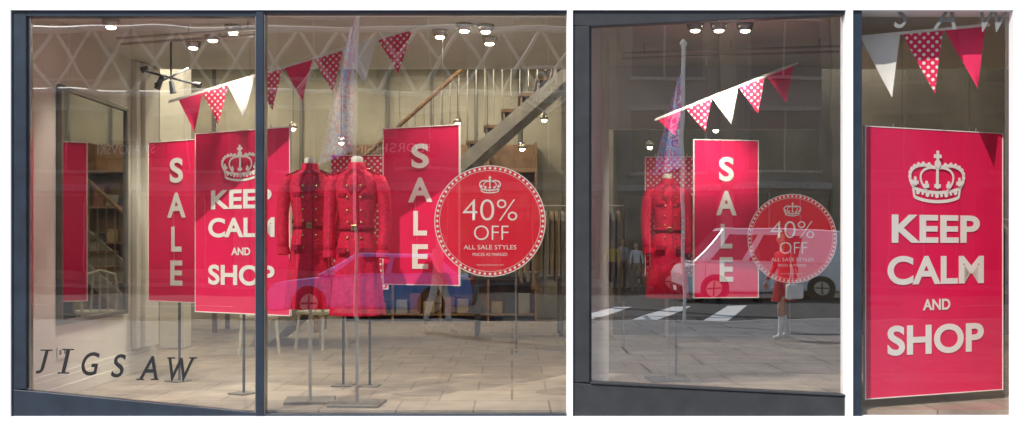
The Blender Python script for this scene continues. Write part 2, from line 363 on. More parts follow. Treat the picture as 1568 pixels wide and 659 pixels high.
e = empty("hanging_spotlight_cluster", (-3.10, 1.5, 3.12))
tubes("stem", [[(0, 0, .33), (0, 0, -.02)]], .009, M['black'], e)
tubes("arm", [[(-.27, 0, .07), (.25, .06, -.06)], [(-.12, -.08, -.07), (.13, .08, .10)]], .010, M['black'], e)
for p, q in (((-.27, 0, .07), (-.21, 0, .09)), ((.25, .06, -.06), (.19, .06, -.045)), ((-.10, -.08, -.11), (-.06, -.05, .01)), ((.02, 0, -.14), (.0, 0, -.03))):
    tube("lamp_head", [p, q], [.03, .02], M['black'], e, 12)

# ------------------------------------------------------------ posters
keep_board("keep_calm_poster", -2.798, 1.25, -1.843, .70, 1.01, 2.585, legs=[.0])
sale_board("sale_poster", -3.475, 2.0, -2.80, 1.60, 1.065, 2.58, legs=[0.0])
sale_board("sale_poster", -1.145, 1.30, -.4475, .97, 1.25, 2.635, legs=[])
board("polka_dot_board", -1.647, 1.50, -1.12, 1.45, 1.20, 2.415, DOT_B, legs=[-.155, .09])
sale_board("sale_poster", 1.640, 1.45, 2.250, 1.55, 1.12, 2.555, legs=[])
board("polka_dot_board", 1.294, 2.16, 1.80, 2.14, 1.30, 2.457, DOT_B, legs=[.05])
keep_board("keep_calm_poster", 2.752, .16, 4.085, .71, .395, 2.53, legs=[])
e = empty("display_hanging_wire")
tubes("wire", [[(-.99, 1.22, 2.63), (-.99, 1.22, 3.45)], [(-.60, 1.04, 2.63), (-.60, 1.04, 3.45)], [(1.76, 1.47, 2.55), (1.76, 1.47, 3.45)], [(2.13, 1.53, 2.55), (2.13, 1.53, 3.45)], [(3.1, .30, 2.52), (3.1, .30, 3.45)], [(3.75, .57, 2.52), (3.75, .57, 3.45)]], .0025, M['metal'], e)

def round_sign(x, z, r, y=.075):
    e = empty("round_discount_sign", (x, y, z)); s = r
    m_ = M['disc']
    vs, fs = [], []; disc_geo(0, 0, r, 0, 72, vs, fs); mesh("vinyl_disc", vs, fs, m_, e)
    vs, fs = [], []; n = 72
    for rr0, rr1 in ((.985, 1.0), (.905, .912)):
        k = len(vs)
        for j in range(n):
            for q in (rr0, rr1): vs.append((r*q*cos(2*pi*j/n), -.0015, r*q*sin(2*pi*j/n)))
        fs += [(k+2*j, k+2*j+1, k+(2*j+3) % (2*n), k+(2*j+2) % (2*n)) for j in range(n)]
    for j in range(64):
        a = 2*pi*j/64; disc_geo(r*.95*cos(a), r*.95*sin(a), r*.024, -.002, 10, vs, fs)
    mesh("dotted_border", vs, fs, M['ink'], e)
    crown(e, 0, s*.66, s*.38, s*.30, -.002, M['ink'])
    text("40%", 0, s*.20, s*.98, s*.38, -.002, M['ink'], e, name="lettering_percent", bold=-.012)
    text("OFF", .01, -s*.21, s*.62, s*.26, -.002, M['ink'], e, bold=-.012)
    text("ALL SALE STYLES", 0, -s*.47, s*.95, s*.08, -.002, M['ink'], e, bold=.0)
    text("PRICES AS MARKED", 0, -s*.60, s*.62, s*.055, -.002, M['ink'], e, bold=.0)
    text("TERMS AND CONDITIONS APPLY", 0, -s*.79, s*.5, s*.022, -.002, M['ink'], e, bold=-.004)
dm = bpy.data.materials.new("red_vinyl"); dm.use_nodes = True; nt = dm.node_tree; b = nt.nodes["Principled BSDF"]
b.inputs["Base Color"].default_value = (.84, .018, .045, 1); b.inputs["Roughness"].default_value = .35; b.inputs["Alpha"].default_value = .90
M['disc'] = dm
round_sign(-.17, 1.785, .430); round_sign(2.165, 1.65, .345)

# ------------------------------------------------------------ bunting
def bunting(a, b, flags, h, lean=.04):
    A, Bv = Vector(a), Vector(b); d = Bv-A
    e = empty("bunting", a)
    e.rotation_euler = (0, 0, atan2(d.y, d.x)); hx = sqrt(d.x**2+d.y**2)
    sl = d.z/hx
    prism("bunting_tape", [(0, 0), (hx, d.z), (hx, d.z+.024), (0, .024)], -.006, .006, M['cloth'], e, 'y', .002)
    for i, (t, wd, m_) in enumerate(flags):
        x0 = t*hx; x1 = (t+wd)*hx; z0 = x0*sl; z1 = x1*sl; hh = h if not isinstance(h, list) else h[i]
        tx = (x0+x1)/2+lean; tz = (z0+z1)/2-hh; n = 8; vs = []; fs = []
        for r in range(n+1):
            f = r/n
            for c in range(5):
                g = c/4; xx = x0+(x1-x0)*g; zz = z0+(z1-z0)*g
                xx = xx*(1-f)+tx*f; zz = zz*(1-f)+tz*f
                yy = .012*sin(g*4+i*1.7)*f*(1-.3*f)+.02*sin(f*3+i)*f
                vs.append((xx, -.009+yy*.8, zz))
        for r in range(n):
            for c in range(4): fs.append((r*5+c, r*5+c+1, r*5+c+6, r*5+c+5))
        mesh("pennant", vs, fs, m_, e, smooth=True)
P_, D_, W_ = M['pink'], DOT_S, M['cloth']
bunting((-2.99, 1.10, 2.835), (-.685, .50, 3.385), [(.043, .098, P_), (.139, .103, D_), (.242, .105, W_), (.352, .107, D_), (.466, .108, P_), (.579, .110, D_), (.693, .120, W_), (.819, .125, D_)], .315, .035)
bunting((1.232, 1.0, 2.665), (2.4525, .95, 3.15), [(.02, .16, P_), (.217, .18, D_), (.40, .18, W_), (.585, .18, D_), (.779, .185, P_)], [.17, .24, .27, .27, .27], .05)
bunting((2.753, .28, 3.235), (3.76, .22, 3.32), [(.01, .30, W_), (.33, .31, DOT_L), (.655, .31, P_)], .48, .09)

# ------------------------------------------------------------ coat mannequins
def coat_mannequin(x, y, ztop, rz=0, s=1.0, floor=.32):
    z0 = ztop-1.20*s
    e = empty("coat_mannequin", (x, y, z0), rz); e.scale = (s, s, s)
    fl = (floor-z0)/s
    rings = [(0, .205, .155), (.02, .207, .157), (.25, .185, .14), (.45, .165, .125), (.58, .150, .112), (.64, .132, .10), (.70, .128, .098), (.80, .145, .108), (.92, .165, .12),
             (1.02, .175, .112), (1.07, .165, .10), (1.105, .125, .085), (1.13, .075, .068), (1.145, .062, .062)]
    def mod(i, a):
        amp = [.07, .07, .05, .025, .008][i] if i < 5 else 0
        return 1+amp*sin(9*a+1)
    lathe("coat_body", rings, M['coat'], e, 72, mod, cap=False)
    lathe("coat_lining", [(.012, .19, .14), (.011, .01, .01)], M['coatd'], e, 24)
    lathe("stand_collar", [(1.12, .078, .072), (1.15, .072, .070), (1.185, .066, .064), (1.186, .058, .056), (1.15, .058, .056)], M['coat'], e, 32, cap=False)
    lathe("neck", [(1.10, .05, .05), (1.19, .048, .048), (1.225, .046, .046), (1.235, .03, .03)], M['skinc'], e, 24)
    for sgn in (-1, 1):
        tube("sleeve", [(sgn*.135, 0, 1.075), (sgn*.178, 0, 1.045), (sgn*.205, 0, .97), (sgn*.218, .01, .80), (sgn*.222, -.005, .68), (sgn*.215, -.03, .56), (sgn*.21, -.045, .46)],
             [.04, .054, .057, .050, .047, .046, .045], M['coat'], e, 16)
        tube("cuff", [(sgn*.211, -.040, .50), (sgn*.209, -.047, .445)], [.051, .052], M['coat'], e, 16)
        o = boxes("epaulette", [(-.062, .055, -.022, .022, -.005, .008)], M['coatd'], e, bevel=.004)
        o.location = (sgn*.135, -.01, 1.108); o.rotation_euler = (0, sgn*radians(22), 0)
        lathe_o = lathe("epaulette_button", [(0, .009, .009), (.006, .006, .006)], M['gold'], e, 10); lathe_o.location = (sgn*.09, -.01, 1.136)
        o = boxes("pocket_flap", [(-.052, .052, -.008, .006, -.022, .022)], M['coatd'], e, bevel=.003); o.location = (sgn*.095, -.128, .50); o.rotation_euler = (radians(-8), 0, sgn*radians(30))
        o = boxes("chest_flap", [(-.038, .038, -.006, .006, -.015, .015)], M['coatd'], e, bevel=.003); o.location = (sgn*.095, -.100, .93); o.rotation_euler = (0, 0, sgn*radians(32))
        mesh("lapel", [(sgn*.012, -.075, 1.14), (sgn*.075, -.086, 1.10), (sgn*.085, -.112, 1.0), (sgn*.02, -.128, .93), (sgn*.004, -.122, .98)], [(0, 1, 2, 3, 4)], M['coatd'], e)
    fr = [(1.10, -.088), (1.02, -.116), (.92, -.1235), (.80, -.1115), (.70, -.1015), (.64, -.1035), (.58, -.1155), (.45, -.130), (.25, -.146), (.02, -.162)]
    vs = []; fs = []
    for i, (z, yy) in enumerate(fr):
        vs += [(.022, yy-.004, z), (.030, yy-.004, z)]
        if i: fs.append((2*i-2, 2*i-1, 2*i+1, 2*i))
    mesh("front_opening_edge", vs, fs, M['coatd'], e)
    for z, yy in ((1.00, -.118), (.91, -.122), (.81, -.112), (.72, -.104), (.60, -.112), (.50, -.124)):
        for sx in (-.05, .055):
            o = lathe("button", [(0, .011, .011), (.005, .010, .010), (.009, .005, .005)], M['gold'], e, 12)
            o.location = (sx, yy+.004*1, z); o.rotation_euler = (radians(90), 0, 0)
            o.location.y = -sqrt(max(0.0, 1-(sx/.15)**2))*abs(yy)-.002
    lathe("belt", [(.655, .1345, .1035), (.655, .139, .108), (.70, .137, .106), (.70, .131, .101)], M['coatd'], e, 48, cap=False)
    boxes("belt_buckle", [(-.022, .022, -.116, -.107, .656, .70)], M['gold'], e, bevel=.004)
    tube("stand_pole", [(0, 0, fl+.02), (0, 0, .2)], .014, M['metal'], e, 14)
    boxes("stand_base", [(-.20, .20, -.17, .17, fl+.001, fl+.022)], M['bronze'], e, bevel=.004)
coat_mannequin(-1.652, .55, 2.28, .12); coat_mannequin(-1.242, .38, 2.275, -.08, 1.03); coat_mannequin(1.473, 1.9, 2.24, .1, .95)

# ------------------------------------------------------------ window lettering
e = empty("shop_name_lettering", (0, .044, 0))
for ch, x, z, wd in (("J", -3.615, .70, .10), ("I", -3.435, .705, .07), ("G", -3.245, .685, .14), ("S", -3.03, .67, .115), ("A", -2.80, .655, .145), ("W", -2.545, .64, .20)):
    text(ch, x, z, wd, .18, 0, M['black'], e, name="letter_"+ch.lower(), bold=.010, shear=.24)
    sr = {"J": [(.03, .09, .09)], "I": [(.018, .09, .09), (-.018, -.09, .09)], "A": [(-.062, -.09, .06), (.05, -.09, .06)], "W": [(-.078, .09, .06), (.09, .09, .06)]}.get(ch, [])
    if sr: boxes("serif", [(x+a-c/2, x+a+c/2, -.001, .0, z+b-.005, z+b+.005) for a, b, c in sr], M['black'], e)
e = empty("shop_name_lettering", (0, .044, 0))
for ch, x, z, wd in (("S", 3.0, 3.37, .12), ("A", 3.33, 3.36, .18), ("W", 3.72, 3.34, .24)):
    text(ch, x, z, wd, .20, 0, M['stoneb'], e, name="letter_"+ch.lower(), bold=.006, shear=.28)

# ------------------------------------------------------------ shop interior
e = empty("staircase")
n = 21; tr = []; ri = []; x0 = -3.2
for i in range(n):
    x = x0+i*.22; z = .32+(i+1)*.2
    tr.append((x-.02, x+.24, 5.2, 6.4, z-.04, z)); ri.append((x+.01, x+.03, 5.22, 6.38, z-.2, z-.041))
boxes("treads", tr, M['wood'], e); boxes("risers", ri, M['steel'], e)
for yy in (5.14, 6.41):
    prism("stringer", [(x0-.1, .33), (x0+.1, .33), (x0+n*.22, .32+n*.2-.20), (x0+n*.22, .32+n*.2-.02), (x0, .50)], yy, yy+.05, M['steel'], e, 'y')
tubes("balusters", [[(x0+i*.11, 5.165, .5+i*.1), (x0+i*.11, 5.165, 1.45+i*.1)] for i in range(2*n)], .008, M['metal'], e)
tube("handrail", [(x0-.1, 5.165, 1.42), (x0+n*.22, 5.165, 1.45+n*.2)], .028, M['wood'], e)
def clothes_rack(x, y, L, cols, h=1.55, z0=.32):
    e = empty("clothes_rack", (x, y, z0))
    tubes("rack_frame", [[(0, 0, 0), (0, 0, h)], [(L, 0, 0), (L, 0, h)], [(0, 0, h), (L, 0, h)], [(0, -.25, .02), (0, .25, .02)], [(L, -.25, .02), (L, .25, .02)]], .014, M['metal'], e, 8)
    k = 0; xx = .06
    while xx < L-.05:
        m_ = cols[k % len(cols)]; hh = random.uniform(.75, 1.1); ww = random.uniform(.17, .23)
        vs = []; fs = []
        prof = [(0, .03), (-.06, ww*.8), (-.12, ww), (-.5, ww*.8), (-hh, ww*1.05)]
        for dz, wy in prof:
            for sx, sy in ((-.02, -1), (.02, -1), (.025, 1), (-.02, 1)): vs.append((xx+sx*random.uniform(.7, 1.2), sy*wy, h-.06+dz))
        for r in range(len(prof)-1):
            for c in range(4): fs.append((r*4+c, r*4+(c+1) % 4, (r+1)*4+(c+1) % 4, (r+1)*4+c))
        fs += [(0, 1, 2, 3), (16, 17, 18, 19)]
        mesh("garment", vs, fs, m_, e, smooth=False)
        xx += random.uniform(.055, .08); k += 1
g1 = [mat("garment_tan", (.25, .18, .10), .9), mat("garment_navy", (.03, .035, .05), .9), mat("garment_grey", (.22, .2, .17), .9), mat("garment_rust", (.16, .05, .03), .9), mat("garment_black", (.02, .02, .02), .9)]
clothes_rack(.05, 4.6, 1.3, [g1[0], g1[2], g1[0]], 1.75); clothes_rack(5.0, 5.2, 1.6, g1, 1.6); clothes_rack(-5.3, 6.5, 1.8, g1[1:], 1.6)
clothes_rack(2.1, 6.3, 1.7, [g1[4], g1[1], g1[2]], 1.6)
def table(x, y, w_, d_, h_, m_):
    e = empty("display_table", (x, y, .32))
    boxes("top", [(-w_/2, w_/2, -d_/2, d_/2, h_-.05, h_)], m_, e, bevel=.008)
    boxes("legs", [(sx*(w_/2-.06)-.03, sx*(w_/2-.06)+.03, sy*(d_/2-.06)-.03, sy*(d_/2-.06)+.03, 0, h_-.051) for sx in (-1, 1) for sy in (-1, 1)], m_, e)
    boxes("folded_clothes", [(-w_/2+.1+i*.3, -w_/2+.34+i*.3, -.15, .15, h_+.001, h_+random.uniform(.03, .09)) for i in range(int((w_-.3)/.3))], g1[2], e, bevel=.02)
table(.1, 6.9, 1.3, .7, .85, M['dark']); table(-3.6, 7.6, 1.6, .8, .8, M['wood'])
def chair(x, y, rz):
    e = empty("chair", (x, y, .32), rz); m_ = M['cream']
    boxes("seat", [(-.22, .22, -.22, .22, .42, .47)], m_, e, bevel=.015)
    tubes("legs", [[(sx*.19, sy*.19, .42), (sx*.22, sy*.23, 0)] for sx in (-1, 1) for sy in (-1, 1)], .018, m_, e, 8)
    tubes("back_frame", [[(-.2, .2, .45), (-.21, .25, .7), (-.17, .28, .92), (0, .29, .97), (.17, .28, .92), (.21, .25, .7), (.2, .2, .45)]], .017, m_, e, 8)
    tubes("back_slats", [[(k, .22, .47), (k*.8, .28, .93)] for k in (-.1, 0, .1)], .010, m_, e, 6)
chair(-2.37, 5.0, 2.6); chair(-3.0, 4.4, 1.8)
e = empty("shelf_unit", (-1.2, 9.6, .32))
boxes("carcass", [(-1.6, 1.6, .3, .34, 0, 3.0)]+[(-1.6+i*.8-.02, -1.6+i*.8+.02, -.1, .3, 0, 3.0) for i in range(5)]+[(-1.579+i*.8, -.821+i*.8, -.09, .29, z, z+.03) for z in (.1, .7, 1.3, 1.9, 2.5) for i in range(4)], M['wood'], e)
for k in range(4):
    boxes("folded_stock", [(-1.55+i*.8+q*.23, -1.36+i*.8+q*.23, -.05, .2, z+.031, z+.031+random.uniform(.1, .35)) for z in (.1, .7, 1.3, 1.9) for i in range(4) for q in range(3) if (i+q+int(z*10)) % 4 == k], g1[k], e, bevel=.01)

# ------------------------------------------------------------ street
mesh("ground", [(-400, -400, 0), (400, -400, 0), (400, 400, 0), (-400, 400, 0)], [(0, 1, 2, 3)], mat("earth_ground", (.12, .12, .11), .9, var=.2, scale=.3))
mesh("road", [(-200, -31, .006), (200, -31, .006), (200, -12.7, .006), (-200, -12.7, .006)], [(0, 1, 2, 3)], M['asphalt'])
boxes("pavement", [(-60, 60, -12.5, -.021, .008, .12)], PAVE); boxes("pavement", [(-60, 60, -36, -31.2, .008, .12)], PAVE)
boxes("kerb", [(-60, 60, -12.7, -12.501, .008, .125)], M['kerb']); boxes("kerb", [(-60, 60, -31.199, -31, .008, .125)], M['kerb'])
vs = []; fs = []
for i in range(3):
    k = len(vs); xx = .9+i*1.5
    vs += [(xx, -13.6, .011), (xx+.5, -13.6, .011), (xx+2.3, -19.5, .011), (xx+1.8, -19.5, .011)]; fs.append((k, k+1, k+2, k+3))
mesh("crosswalk_markings", vs, fs, M['line'])
boxes("lane_markings", [(-40+i*5, -37.5+i*5, -20.06, -19.94, .0062, .011) for i in range(8)]+[(12+i*5, 14.5+i*5, -20.06, -19.94, .0062, .011) for i in range(6)], M['line'])

def facade(name, x0, x1, y, h, m_, nb, ns, seed):
    random.seed(seed); e = empty(name); g0 = 4.2; bw = (x1-x0)/nb; sh = (h-g0-1)/ns
    boxes("walls", [(x0, x1, y-8, y, 0, h)], m_, e)
    boxes("pilasters", [(x0+i*bw-.3+(.3 if i == 0 else 0)-(.3 if i == nb else 0), x0+i*bw+.3+(.3 if i == 0 else 0)-(.3 if i == nb else 0), y+.003, y+.35, .12, h-1) for i in range(nb+1)], M['stone'], e)
    boxes("cornices", [(x0, x1, y+.004, y+.5, h-.98, h-.4), (x0+.31, x1-.31, y+.004, y+.3, g0-.3, g0)], M['kerb'], e)
    win = []; fr = []
    for i in range(nb):
        for s in range(ns):
            cx = x0+(i+.5)*bw; z = g0+s*sh+.6
            win.append((cx-bw*.3, cx+bw*.3, y+.005, y+.03, z, z+sh*.62)); fr += [(cx-bw*.3-.1, cx+bw*.3+.1, y+.005, y+.2, z-.15, z-.01), (cx-.04, cx+.04, y+.031, y+.08, z, z+sh*.62), (cx-bw*.3-.1, cx+bw*.3+.1, y+.005, y+.15, z+sh*.62+.01, z+sh*.62+.2)]
        win.append((x0+i*bw+.45, x0+(i+1)*bw-.45, y+.005, y+.03, .5, g0-.5))
        fr += [(x0+i*bw+.45+q*(bw-.9)/3-.03, x0+i*bw+.45+q*(bw-.9)/3+.03, y+.031, y+.09, .5, g0-.5) for q in (1, 2)]
    boxes("windows", win, M['wglass'], e); boxes("window_trim", fr, M['kerb'], e)
    return e
facade("stone_building", -42, -11, -36, 12.8, M['stone'], 6, 2, 1)
eb = facade("grey_office_building", -10.9, 14, -36, 13, M['stoneb'], 5, 2, 2)
facade("stone_building", 14.1, 44, -36, 12.6, M['stone'], 6, 2, 3)
e = empty("wall_sign", (-16.2, -35.6, 5.6)); boxes("backing", [(-1.7, 1.7, -.3, -.02, -.4, .4)], M['black'], e)
text("SWAROVSKI", 0, 0, 2.6, .42, .0, M['paleblue'], e, facing=1)
e = empty("shield_sign", (1.45, -35.5, 8.1))
prism("backing", [(-.95, 1.1), (.95, 1.1), (.95, -.5), (0, -1.2), (-.95, -.5)], -.3, -.02, M['black'], e, 'y')
tubes("outline", [[(-.8, 0, .95), (.8, 0, .95)], [(.8, 0, .95), (.8, 0, -.42)], [(.8, 0, -.42), (0, 0, -1.0)], [(0, 0, -1.0), (-.8, 0, -.42)], [(-.8, 0, -.42), (-.8, 0, .95)]], .06, M['white'], e)
text("KG", 0, .5, 1.0, .55, .01, M['white'], e, facing=1, bold=.02); text("KURT", 0, .02, 1.15, .28, .01, M['white'], e, facing=1, bold=.02); text("GEIGER", 0, -.35, 1.15, .26, .01, M['white'], e, facing=1, bold=.02)
e = empty("shop_fascia_sign", (-5, -35.55, 5.6)); boxes("backing", [(-2, 2, -.3, -.02, -.35, .35)], M['black'], e)
text("FLORSHEIM", 0, 0, 3.2, .36, .0, M['line'], e, facing=1, name="lettering")

e = empty("canopy_girder"); bars = []
x = -19
while x < 1.6:
    bars += [[(x, -20, 5.7), (x+1.1, -20, 7.4)], [(x, -20.1, 7.4), (x+1.1, -20.1, 5.7)]]; x += 1.1
tubes("lattice", bars, .05, M['truss'], e); tubes("chords", [[(-19, -20, 5.7), (1.9, -20, 5.7)], [(-19, -20, 7.4), (1.9, -20, 7.4)]], .09, M['truss'], e)
boxes("posts", [(-19.2, -18.9, -20.2, -19.9, 0, 7.5), (1.8, 2.0, -20.2, -19.9, 0, 7.5)], M['truss'], e)

def flag_mat():
    m = bpy.data.materials.new("festival_flag_cloth"); m.use_nodes = True; nt = m.node_tree; b = nt.nodes["Principled BSDF"]
    tc = nt.nodes.new("ShaderNodeTexCoord"); v = nt.nodes.new("ShaderNodeTexNoise"); v.inputs["Scale"].default_value = 4; v.inputs["Distortion"].default_value = 2.5; v.inputs["Detail"].default_value = 3
    r = nt.nodes.new("ShaderNodeValToRGB"); E = r.color_ramp.elements
    E[0].position = .3; E[0].color = (.03, .10, .7, 1); E[1].position = .43; E[1].color = (.7, .08, .25, 1)
    for p, c in ((.49, (.75, .78, .88, 1)), (.56, (.12, .38, .85, 1)), (.68, (.7, .12, .35, 1))): k = E.new(p); k.color = c
    nt.links.new(tc.outputs["Object"], v.inputs["Vector"])
    nt.links.new(v.outputs["Fac"], r.inputs[0]); nt.links.new(r.outputs[0], b.inputs["Base Color"]); b.inputs["Roughness"].default_value = .6
    tr = nt.nodes.new("ShaderNodeBsdfTranslucent"); nt.links.new(r.outputs[0], tr.inputs[0]); mx = nt.nodes.new("ShaderNodeMixShader"); mx.inputs[0].default_value = .65
    nt.links.new(b.outputs[0], mx.inputs[1]); nt.links.new(tr.outputs[0], mx.inputs[2]); nt.links.new(mx.outputs[0], nt.nodes["Material Output"].inputs[0])
    return m
FM = flag_mat()
def flag(x, y, top, z1, z0, w_, lean):
    e = empty("street_flag", (x, y, .12))
    tube("pole", [(0, 0, 0), (0, 0, top)], .035, M['line'], e, 10); lathe("finial", [(top, .05, .05), (top+.06, .07, .07), (top+.14, .01, .01)], M['line'], e, 12)
    vs = []; fs = []; n = 14
    for i in range(n+1):
        f = i/n
        for j in range(7):
            g = j/6; vs.append((-.04-g*w_*(.15+.85*f), .10*sin(g*9+f*2)*g, z1+(z0-z1)*f-g*lean))
    for i in range(n):
        for j in range(6): fs.append((i*7+j, i*7+j+1, (i+1)*7+j+1, (i+1)*7+j))
    mesh("flag_cloth", vs, fs, FM, e, smooth=True)
flag(3.29, -12, 5.3, 4.8, 3.0, .5, .15); flag(-3.0, -12, 6.2, 5.9, 3.3, .75, .3)

# vehicles (nose towards -x)
def wheel(e, x, y, r, s):
    vs, fs = tube_geo([(x, y-.10, r), (x, y+.10, r)], r, 28); mesh("tyre", vs, fs, M['rubber'], e, bevel=.02)
    vs, fs = tube_geo([(x, y+s*.101, r), (x, y+s*.112, r)], r*.62, 20); mesh("wheel_rim", vs, fs, M['metal'], e, bevel=.004)
    boxes("wheel_spokes", [(x-.02, x+.02, y+s*.115-.004, y+s*.115+.004, r*.45, r*1.55), (x-r*.55, x+r*.55, y+s*.115-.0035, y+s*.115+.0035, r-.02, r+.02)], M['black'], e)
def vehicle(name, loc, col, L, W, low, belt, cab, roofin, wx, r, wins):
    e = empty(name, loc); paint = mat(name+"_paint", col, .2, .1, var=.03); hw = W/2
    prism("lower_body", low, -hw, hw, paint, e, 'y', .06)
    (bx0, bx1, bz), (rx0, rx1, rz) = cab
    k = hw-.02; t = hw-roofin
    V = [(bx0, -k, bz), (bx1, -k, bz), (bx1, k, bz), (bx0, k, bz), (rx0, -t, rz), (rx1, -t, rz), (rx1, t, rz), (rx0, t, rz)]
    mesh("cabin", V, [(0, 1, 2, 3), (4, 5, 6, 7), (0, 1, 5, 4), (1, 2, 6, 5), (2, 3, 7, 6), (3, 0, 4, 7)], paint, e, bevel=.07)
    def lerp3(a, b, f): return tuple(a[i]+(b[i]-a[i])*f for i in range(3))
    def quad(c, u0, u1, v0, v1, off):
        A, Bq, C, D = [V[i] for i in c]
        def P(u, v): return Vector(lerp3(lerp3(A, Bq, u), lerp3(D, C, u), v))
        q = [P(u0, v0), P(u1, v0), P(u1, v1), P(u0, v1)]; return [p+Vector(off) for p in q]
    vs = []; fs = []
    for s, c in ((-1, (0, 1, 5, 4)), (1, (3, 2, 6, 7))):
        for (a, b_) in wins:
            kk = len(vs); vs += quad(c, a, b_, .08, .82, (0, s*.012, .004)); fs.append(tuple(range(kk, kk+4)))
    kk = len(vs); vs += quad((3, 0, 4, 7), .06, .94, .06, .9, (-.014, 0, .008)); fs.append(tuple(range(kk, kk+4)))
    kk = len(vs); vs += quad((1, 2, 6, 5), .08, .92, .15, .85, (.014, 0, .008)); fs.append(tuple(range(kk, kk+4)))
    mesh("windows", vs, fs, M['wglass'], e)
    for x in wx:
        for s in (-1, 1):
            wheel(e, x, s*(hw-.09), r, s)
            vs, fs = tube_geo([(x, s*(hw-.01), r), (x, s*(hw+.004), r)], r*1.18, 28); mesh("wheel_arch", vs, fs, M['black'], e)
    for s in (-1, 1):
        boxes("headlamp", [(low[1][0]-.005, low[1][0]+.16, min(s*(hw-.38), s*(hw-.03)), max(s*(hw-.38), s*(hw-.03)), low[1][1]-.16, low[1][1]-.02)], M['lamp'], e, bevel=.02)
        boxes("tail_lamp", [(L-.10, L+.006, min(s*(hw-.28), s*(hw-.02)), max(s*(hw-.28), s*(hw-.02)), bz-.22, bz-.02)], M['red_l'], e, bevel=.02)
        boxes("wing_mirror", [(bx0+.28, bx0+.46, min(s*(hw+.01), s*(hw+.18)), max(s*(hw+.01), s*(hw+.18)), bz+.02, bz+.16)], paint, e, bevel=.03)
        boxes("door_gap", [(q, q+.012, min(s*(hw+.001), s*(hw+.003)), max(s*(hw+.001), s*(hw+.003)), .35, bz-.05) for q in (bx0+.35, (bx0+bx1)/2+.1)], M['black'], e)
        boxes("door_handle", [(q, q+.16, min(s*(hw+.004), s*(hw+.03)), max(s*(hw+.004), s*(hw+.03)), bz-.16, bz-.12) for q in ((bx0+bx1)/2-.15, bx1-.75)], paint, e, bevel=.008)
    boxes("bumper", [(-.05, .2, -hw+.05, hw-.05, .22, .45), (L-.2, L+.05, -hw+.05, hw-.05, .25, .48)], M['black'], e, bevel=.05)
    boxes("number_plate", [(-.062, -.052, -.25, .25, .28, .39)], M['line'], e)
    return e
CARLOW = [(0, .25), (0, .62), (.15, .74), (1.15, .92), (3.9, .96), (4.45, .90), (4.5, .3), (4.4, .22), (.1, .2)]
vehicle("blue_car", (-5.3, -15.5, .005), (.10, .40, 1.0), 4.5, 1.78, CARLOW, .92, ((1.0, 4.2, .93), (1.85, 3.55, 1.42)), .25, (.85, 3.6), .32, ((.10, .48), (.52, .9)))
vehicle("red_car", (4.35, -27, .005), (.6, .01, .02), 4.5, 1.78, CARLOW, .92, ((1.0, 4.2, .93), (1.85, 3.55, 1.42)), .25, (.85, 3.6), .32, ((.10, .48), (.52, .9)))
VAN = [(0, .28), (-.0, .75), (.12, .98), (.55, 1.12), (4.95, 1.12), (5.0, .35), (4.9, .25), (.1, .22)]
vehicle("white_van", (4.7, -22, .005), (.88, .89, .9), 5.0, 1.9, VAN, 1.1, ((.32, 4.97, 1.10), (1.25, 4.85, 2.02)), .16, (.95, 3.9), .34, ((.09, .30), (.34, .62)))

